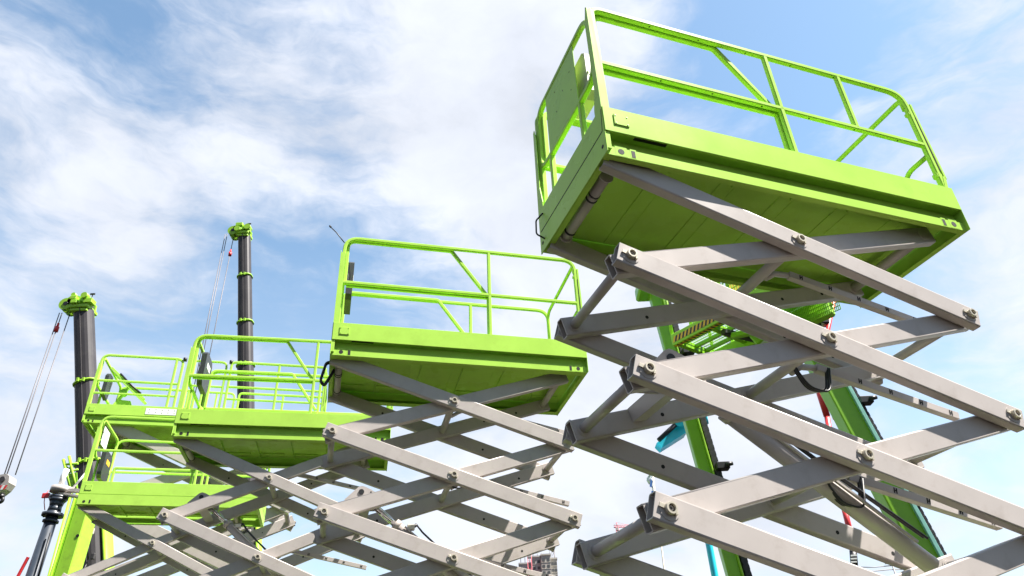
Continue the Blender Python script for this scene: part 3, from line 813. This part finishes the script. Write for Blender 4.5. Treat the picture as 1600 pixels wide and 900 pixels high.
m.poly([aty(108, 740, Y-.02)-O, aty(120, 738, Y-.02)-O, aty(121, 762, Y-.02)-O, aty(112, 764, Y-.02)-O], .03, (0, 1, 0), DGREEN)
m.build('post', root)

# upright green column behind the lowest lift
Y = 17.5
b = aty(137, 793, Y); a = aty(102, 910, Y); s_ = .60/ppm(b); d = (b-a).normalized(); foot = b-d*(b.z/d.z)
root = thing('green_crane_column', foot, 'upright lime green steel column with round black hole behind the lowest lift', 'steel column')
def L_(v): return Vector(v)-foot
m = MB(); topc = b+d*.15
m.obox(L_(foot), L_(topc), 36*s_, .5, LGREEN, (1, 0, 0), .02)
m.obox(L_(foot)+Vector((-23*s_, .0, 0)), L_(topc)+Vector((-23*s_, .0, 0)), 4*s_, .62, LGREEN, (1, 0, 0), .01)
m.obox(L_(foot)+Vector((-19.5*s_, -.1, 0)), L_(topc)+Vector((-19.5*s_, -.1, 0)), 2.5*s_, .3, DGREEN, (1, 0, 0), .01)
m.build('column_body', root)
m = MB(); c = L_(aty(121, 837, Y-.25)); c.y = -.262+(c.y-c.y)
cc = aty(121, 837, Y-.26); c = L_(cc); 
m.cyl(c, c+Vector((0, .03, 0)), 4*s_, SLOT, 20); m.build('pin_hole', root)

# ------------------------------------------------------------------ machines behind the nearest lift
def boom_beam(name, label, Y, p_top, p_bot, w, mat_side, extra):
    a = aty(*p_bot, Y); b = aty(*p_top, Y); d = (b-a).normalized(); s_ = 1/ppm((a+b)/2)
    foot = a-d*(a.z/d.z)
    root = thing(name, foot, label, 'lifting boom')
    L_ = lambda v: Vector(v)-foot
    m = MB(); m.obox(L_(foot), L_(b), w*s_, w*s_*.9, DGREEN, (1, 0, 0), .015)
    m.build('boom', root)
    m = MB(); off = Vector((w*s_*.5, -w*s_*.42, 0))
    m.obox(L_(foot)+off, L_(b)+off, .018 if mat_side is LGREEN else .05, .10, mat_side, (1, 0, 0), .004)
    m.obox(L_(foot)+off*1.0+Vector((.03, .12, 0)), L_(b)+off+Vector((.03, .12, 0)), .04, .04, LGREEN, (1, 0, 0), .004)
    m.build('edge_rail', root)
    m = MB(); off = Vector((w*s_*.5+.085, -.02, 0))
    m.obox(L_(foot)+off, L_(b)+off, .085, .10, BLACK, (1, 0, 0), .01)
    n = int((b-foot).length/.09)
    for k in range(n):
        c = foot+d*(k*.09); m.obox(L_(c)+off, L_(c+d*.06)+off, (.086), .101, BLACK, (1, 0, 0), .003)
    m.build('cable_chain', root)
    for t in extra:
        m = MB(); c = b-d*t+off+Vector((.06, -.05, 0)); m.box(L_(c)-Vector((.08, .08, .04)), L_(c)+Vector((.10, .06, .06)), BLACK, .01)
        m.cyl(L_(c)+Vector((.04, -.1, 0)), L_(c)+Vector((.13, -.1, .02)), .03, BLACK, 10)
        m.build('chain_clamp', root)
    m = MB(); c = L_(b)
    m.box(c-Vector((.26, .2, .12)), c+Vector((.2, .2, .10)), DGREEN, .03); m.box(c+Vector((-.20, -.215, -.04)), c+Vector((.0, -.201, .05)), SLOT, .01)
    m.cyl(c+Vector((.05, -.24, .02)), c+Vector((.05, .24, .02)), .07, BLACK, 16)
    m.build('boom_tip', root)
    return root, d, s_
boom_beam('telescopic_boom', 'narrow green boom with black cable chain on its right edge, behind the nearest scissor stack', 10, (1020, 452), (1148, 905), 19, LGREEN, (1.2, 3.0, 4.6, 6.2))
boom_beam('telescopic_boom', 'wide green boom with pale teal trim and black cable chain, rightmost of the background booms', 9.5, (1268, 545), (1440, 868), 34, STRIPE, (.9, 2.2, 3.6))

# red jib with white tube
Y = 13
r_ = thing('red_jib', (aty(1335, 900, Y).x, Y, 0), 'thin red jib with hanging black and white tube seen through the scissor arms', 'crane jib')
O = Vector(r_.location)
m = MB()
for p0, p1, r in (((1303, 470), (1276, 600), .045), ((1276, 600), (1292, 650), .06), ((1288, 610), (1304, 655), .03), ((1292, 650), (1318, 790), .05), ((1318, 790), (1332, 846), .05)):
    m.tube([aty(*p0, Y)-O, aty(*p1, Y)-O], r, RED, seg=10)
m.cyl(aty(1332, 843, Y)-O, aty(1332, 853, Y)-O, .075, RED, 14); m.cyl(aty(1327, 847, Y)-O, aty(1338, 847, Y)-O, .05, RED, 12)
m.box(aty(1284, 502, Y)-O-Vector((.12, .1, .1)), aty(1284, 502, Y)-O+Vector((.12, .1, .1)), BLACK, .03)
m.cyl(aty(1290, 498, Y)-O, aty(1281, 508, Y)-O, .09, CREAM, 14)
m.build('jib_arm', r_)
m = MB(); m.cyl(aty(1332, 853, Y)-O, aty(1333, 861, Y)-O, .055, WHITE, 14); m.cyl(aty(1333, 861, Y)-O, aty(1335, 886, Y)-O, .06, BLACK, 14)
for k in range(3): m.box(aty(1334, 868+k*5, Y-.06)-O-Vector((.05, .01, .012)), aty(1334, 868+k*5, Y-.06)-O+Vector((.05, .01, .012)), WHITE, 0)
m.cyl(aty(1335, 886, Y)-O, Vector((0, 0, 0)), .05, BLACK, 10)
m.build('hanging_tube', r_)

# work platform with mesh sides
zB = 5.6
A, Bq, Cq, Dq = atz(1052, 533, zB), atz(1215, 447, zB), atz(1306, 474, zB), atz(1122, 556, zB)
cen = (A+Bq+Cq+Dq)/4
root = thing('work_platform', (cen.x, cen.y, zB), 'green mesh work platform with yellow and black hazard strip seen through the nearest lift', 'work platform')
O = Vector((cen.x, cen.y, zB)); ux = (Bq-A).normalized(); LX = (Bq-A).length; uy = Vector((-ux.y, ux.x, 0))
if (Dq-A).dot(uy) < 0: uy = -uy
WY = abs((Dq-A).dot(uy)); A0 = A
sgn = 1
def W_(x, y, z): return A0 + ux*x + uy*y + Vector((0, 0, z)) - O
m = MB()
for y in (0, WY): m.obox(W_(0, y, 0), W_(LX, y, 0), .07, .16, LGREEN, uy, .006)
for x in (0, LX*.33, LX*.66, LX): m.obox(W_(x, 0, .02), W_(x, WY, .02), .06, .10, DGREEN, ux, .006)
for k in range(1, 4): m.obox(W_(0, WY*k/4, .03), W_(LX, WY*k/4, .03), .03, .05, DGREEN, uy, .003)
build_floor = m.build('platform_frame', root)
m = MB()        # expanded-metal floor and side mesh as fine crossing wires
def grid(m, p, u, v, nu, nv, r, mm):
    for k in range(nu+1): m.obox(p+u*(k/nu), p+u*(k/nu)+v, r, r, mm, u.cross(v).normalized(), 0)
    for k in range(nv+1): m.obox(p+v*(k/nv), p+v*(k/nv)+u, r, r, mm, u.cross(v).normalized(), 0)
grid(m, W_(0, 0, .09), ux*LX*.62, uy*WY, 30, 12, .006, LGREEN)
m.build('floor_mesh', root)
m = MB()
m.box((0, 0, 0), (.001, .001, .001), LGREEN, 0)
for (p, u) in ((W_(LX*.45, 0, .08), ux*LX*.55), (W_(LX*.45, WY, .08), ux*LX*.55), (W_(LX, 0, .08), uy*WY)):
    grid(m, p, u, Vector((0, 0, .75)), 36 if u.length > 1.3 else 24, 12, .008, LGREEN)
m.build('side_mesh', root)
m = MB()
for y in (0, WY):
    for z in (.45, .85, 1.05): m.tube([W_(0, y, z), W_(LX, y, z)], .022, LGREEN, seg=8)
    for k in range(6): m.tube([W_(LX*k/5, y, 0), W_(LX*k/5, y, 1.05)], .022, LGREEN, seg=8)
for x in (0, LX):
    for z in (.45, 1.05): m.tube([W_(x, 0, z), W_(x, WY, z)], .022, LGREEN, seg=8)
m.build('guard_rail', root)
n = 26; hz = [MB(), MB()]
fd = -uy
for k in range(n):
    x0 = .02+k*(LX*.5)/n; st = LX*.5/n
    c = BLACK if k % 2 else YELLOW
    pts = [W_(x0, 0, -.045)+fd*.037, W_(x0+st, 0, -.045)+fd*.037, W_(x0+st+.03, 0, .03)+fd*.037, W_(x0+.03, 0, .03)+fd*.037]
    hz[0].poly(pts, .003, fd, c)
    pts = [W_(x0, -.02, -.083), W_(x0+st, -.02, -.083), W_(x0+st+.02, .03, -.083), W_(x0+.02, .03, -.083)]
    hz[1].poly(pts, .003, Vector((0, 0, -1)), c)
hz[0].build('hazard_strip', root); hz[1].build('hazard_strip', root)
m = MB()
m.obox(W_(LX*.42, WY*.35, -.14), W_(LX*.80, WY*.6, -.20), .08, .07, DGREEN, uy, .01); m.obox(W_(LX*.40, WY*.2, -.10), W_(LX*.5, WY*.95, -.12), .07, .07, CHAR, ux, .01)
m.cyl(W_(LX*.8, WY*.3, -.16), W_(LX*.8, WY*.55, -.16), .07, BLACK, 20)
m.build('pivot_mount', root)
m = MB(); m.tube([W_(LX*.6, WY*.6, .1), W_(LX*.6, WY*.6, .9)], .05, WHITE, seg=10); m.box(W_(LX*.5, WY*.3, .3), W_(LX*.56, WY*.5, .7), YELLOW, .02)
m.box(W_(LX*.72, WY*.3, .25), W_(LX*.9, WY*.7, .8), LGREEN, .03)
m.build('control_console', root)
b0 = atz(1222, 512, zB-.1)-O; b1 = atz(1298, 478, zB-.1)-O
m = MB(); m.obox(b0, b1, .22, .16, LGREEN, (0, 0, 1), .02)
m.obox(b0+Vector((-.1, .25, .25)), b1+Vector((-.1, .25, .25)), .05, .05, LGREEN, (0, 0, 1), .01); m.tube([b1, b1+Vector((-.1, .25, .8)), b0+Vector((-.1, .25, .8))], .03, LGREEN, seg=8)
m.build('step_box', root)
m = MB(); grid(m, b0+Vector((0, -.2, -.16)), b1-b0, Vector((0, 0, .42)), 30, 9, .007, DGREEN); m.build('step_mesh', root)
m = MB(); e0 = W_(LX*.6, WY*.5, -.2); e1 = aty(1268, 545, 9.5)-O; m.obox(e0, e1, .2, .2, DGREEN, (0, 1, 0), .02); m.build('jib_link', root)

# teal crane arm
Y = 15
tf = aty(1118, 905, Y); root = thing('teal_loader_crane', (tf.x, Y, 0), 'bright teal folding crane arm crossing behind the narrow green boom', 'loader crane')
O = Vector((tf.x, Y, 0))
def q(u, v, dy=0): return aty(u, v, Y+dy)-O
m = MB(); m.poly([q(1026, 692), q(1058, 664), q(1068, 655), (q(1082, 662)), q(1072, 676), q(1050, 690), q(1034, 700)], .3, (0, 1, 0), TEAL); m.build('upper_arm', root)
m = MB(); m.tube([q(1029, 688, -.1), q(1062, 657, -.1)], .05, BLACK, seg=8); m.cyl(q(1063, 657, -.2), q(1063, 657, .4), .13, TEAL, 14); m.tube([q(1070, 652), q(1088, 645), q(1104, 652)], .09, TEAL, seg=10)
m.tube([q(1100, 642), q(1104, 662)], .05, TEAL, seg=8); m.build('arm_cylinder', root)
m = MB(); m.obox(q(985, 714), q(1096, 760), .22, .16, TEAL, (0, 1, 0), .02)
for u, v in ((992, 719), (1015, 728), (1040, 738), (1068, 750)): m.cyl(q(u, v, -.2), q(u, v, .2), .14, TEAL, 14)
m.tube([q(1036, 742, -.15), q(1046, 748, -.15), q(1060, 746, -.15), q(1066, 742, -.15)], .03, BLACK, seg=6); m.build('lower_arm', root)
m = MB(); m.tube([q(1094, 757), q(1104, 830), q(1118, 905), Vector((0, 0, 0))], .07, TEAL, seg=10); m.build('support_post', root)

# flag
Y = 11
c = aty(1016, 790, Y); root = thing('pennant', (c.x, Y, 0), 'small white flag with blue mark standing behind the scissor stack', 'flag')
O = Vector((c.x, Y, 0))
m = MB(); m.tube([Vector((0, 0, 0)), aty(1019, 735, Y)-O], .012, CREAM, seg=6); m.build('flag_pole', root)
m = MB(); i = m.mi(CLOTH); n = 10; grid_ = []
for r in range(n+1):
    t = r/n; v = 738+t*44; u0 = 1019-10*math.sin(min(1, t*1.9)*PI)*(.9 if t < .5 else .35); row = []
    for k in range(5):
        f = k/4; u = u0+(1022+t*2-u0)*f; row.append(m.bm.verts.new(aty(u, v, Y+.05*math.sin(k*1.6+t*5))-O))
    grid_.append(row)
for r in range(n):
    for k in range(4):
        f = m.bm.faces.new((grid_[r][k], grid_[r][k+1], grid_[r+1][k+1], grid_[r+1][k])); f.smooth = True; f.material_index = i
m.poly([aty(1017, 748, Y-.07)-O, aty(1020, 752, Y-.07)-O, aty(1018, 762, Y-.07)-O, aty(1015, 760, Y-.07)-O], .004, (0, 1, 0), BLUE)
m.poly([aty(1018, 767, Y-.07)-O, aty(1021, 767, Y-.07)-O, aty(1020, 775, Y-.07)-O, aty(1017, 775, Y-.07)-O], .004, (0, 1, 0), BLUE)
m.build('cloth', root)

# ------------------------------------------------------------------ far towers, tower cranes, mast
def tower(name, label, Y, u0, u1, v_top, blocks):
    a = aty(u0, v_top, Y); b = aty(u1, v_top, Y)
    root = thing(name, ((a.x+b.x)/2, Y, 0), label, 'building', 'unfinished tower blocks on the horizon')
    O = Vector(((a.x+b.x)/2, Y, 0))
    for (ua, ub, vt, dy, wmat, yaw) in blocks:
        A = aty(ua, vt, Y+dy)-O; Bv = aty(ub, vt, Y+dy)-O; H = A.z
        m = MB(); w_ = Bv.x-A.x
        m.box((A.x, dy, 0), (Bv.x, dy+14, H), wmat, 0)
        m.box((A.x-.3, dy-.3, H), (Bv.x+.3, dy+14.3, H+.8), wmat, 0)
        m.build('tower_block', root)
        nx = max(2, int(round(w_/3.4))); nz = 14
        for r in range(nz):
            z = H-2.6-r*3.2
            m = MB(); m.box((A.x-.1, dy-.12, z-1.0), (Bv.x+.1, dy-.02, z-.8), CONC, 0)
            for k in range(nx):
                x = A.x+(k+.5)*w_/nx
                m.box((x-.7, dy-.08, z-.4), (x+.7, dy-.03, z+1.1), GLASSD, 0)
            m.build('window_row', root)
    m = MB(); rr = random.Random(3)
    for k in range(9):
        u = u0+(u1-u0)*(k+.5)/9; p = aty(u, v_top, Y)-O; m.cyl(Vector((p.x, 5, p.z-6)), Vector((p.x, 5, p.z+rr.uniform(2, 7))), .18, WIRE, 5)
    m.build('rebar', root)
    return root
DCONC = mat('grey_concrete', (.46, .45, .43), .85, var=.15, scale=.4)
tower('tower_block', 'unfinished tower block with rows of dark openings, low between the two big lifts', 400, 810, 870, 868,
      [(811, 830, 882, 4, DCONC, 0), (830.2, 845, 871, 2, DCONC, 0), (845.2, 860, 868, 0, CONC, 0), (860.2, 870, 874, 3, CONC, 0)])
tower('tower_block', 'small dark tower block top at the bottom edge under the nearest lift', 430, 938, 960, 890,
      [(940, 952, 890, 2, DCONC, 0), (952.2, 960, 894, 0, CONC, 0)])
def tower_crane(label, Y, u, v_top, v_jib, ul, ur, mm):
    p = aty(u, v_top, Y); root = thing('tower_crane', (p.x, Y, 0), label, 'tower crane', 'tower cranes on the horizon')
    O = Vector((p.x, Y, 0)); H = p.z; a = 1.0; m = MB()
    for sx in (-a, a):
        for sy in (-a, a): m.cyl((sx, sy, 0), (sx, sy, H), .15, mm, 5)
    for k in range(int(H/4)):
        z = k*4.0
        m.cyl((-a, -a, z), (a, -a, z+4), .1, mm, 4); m.cyl((a, -a, z), (-a, -a, z+4), .1, mm, 4); m.cyl((a, -a, z), (a, a, z+4), .1, mm, 4)
    m.build('mast', root)
    J = aty(u, v_jib, Y).z; xl = aty(ul, v_jib, Y).x-p.x; xr_ = aty(ur, v_jib, Y).x-p.x; m = MB()
    for z, y in ((J, -.7), (J, .7), (J+1.6, 0)): m.cyl((xl, y, z), (xr_, y, z), .2, mm, 5)
    n = int((xr_-xl)/2)
    for k in range(n):
        x = xl+k*2; m.cyl((x, -.7, J), (x+1, 0, J+1.6), .12, mm, 4); m.cyl((x+1, 0, J+1.6), (x+2, -.7, J), .12, mm, 4)
    m.build('jib', root)
    m = MB(); m.cyl((0, 0, J), (0, 0, J+4), .3, mm, 5); m.cyl((0, 0, J+4), (xl*.9, 0, J+1.6), .08, mm, 4); m.cyl((0, 0, J+4), (xr_*.9, 0, J+1.6), .08, mm, 4)
    m.box((-1, -1.2, J-2.6), (1, 1.2, J-.3), DCONC, .1); m.build('cab', root)
PINK = mat('faded_red_paint', (.55, .10, .13), .6)
tower_crane('red tower crane mast standing against the larger unfinished tower block', 396, 827, 866, 864, 822, 834, PINK)
tower_crane('tiny red tower crane just above the smaller dark tower block', 600, 964, 822, 824, 959, 983, PINK)
tower_crane('tiny grey tower crane with short jib above the larger tower block', 520, 864, 856, 856, 858, 868, WIRE)
# slim radio mast with wires at lower right
Y = 90; p = aty(1389, 868, Y); root = thing('lattice_pole', (p.x, Y, 0), 'thin grey pole with two wires low under the nearest lift', 'utility pole')
O = Vector((p.x, Y, 0)); m = MB(); m.cyl((1.0, 0, 0), (0, 0, p.z), .22, WIRE, 8, .07)
m.box((-.7, -.1, aty(1389, 881, Y).z), (.7, .1, aty(1389, 881, Y).z+.25), WIRE, 0); m.build('pole', root)
m = MB()
for v in (884, 890):
    m.tube([aty(1340, v+2, Y)-O, aty(1365, v+2.4, Y)-O, aty(1390, v, Y)-O, aty(1450, v-1, Y)-O], .05, WIRE, seg=5)
m.build('wire', root)
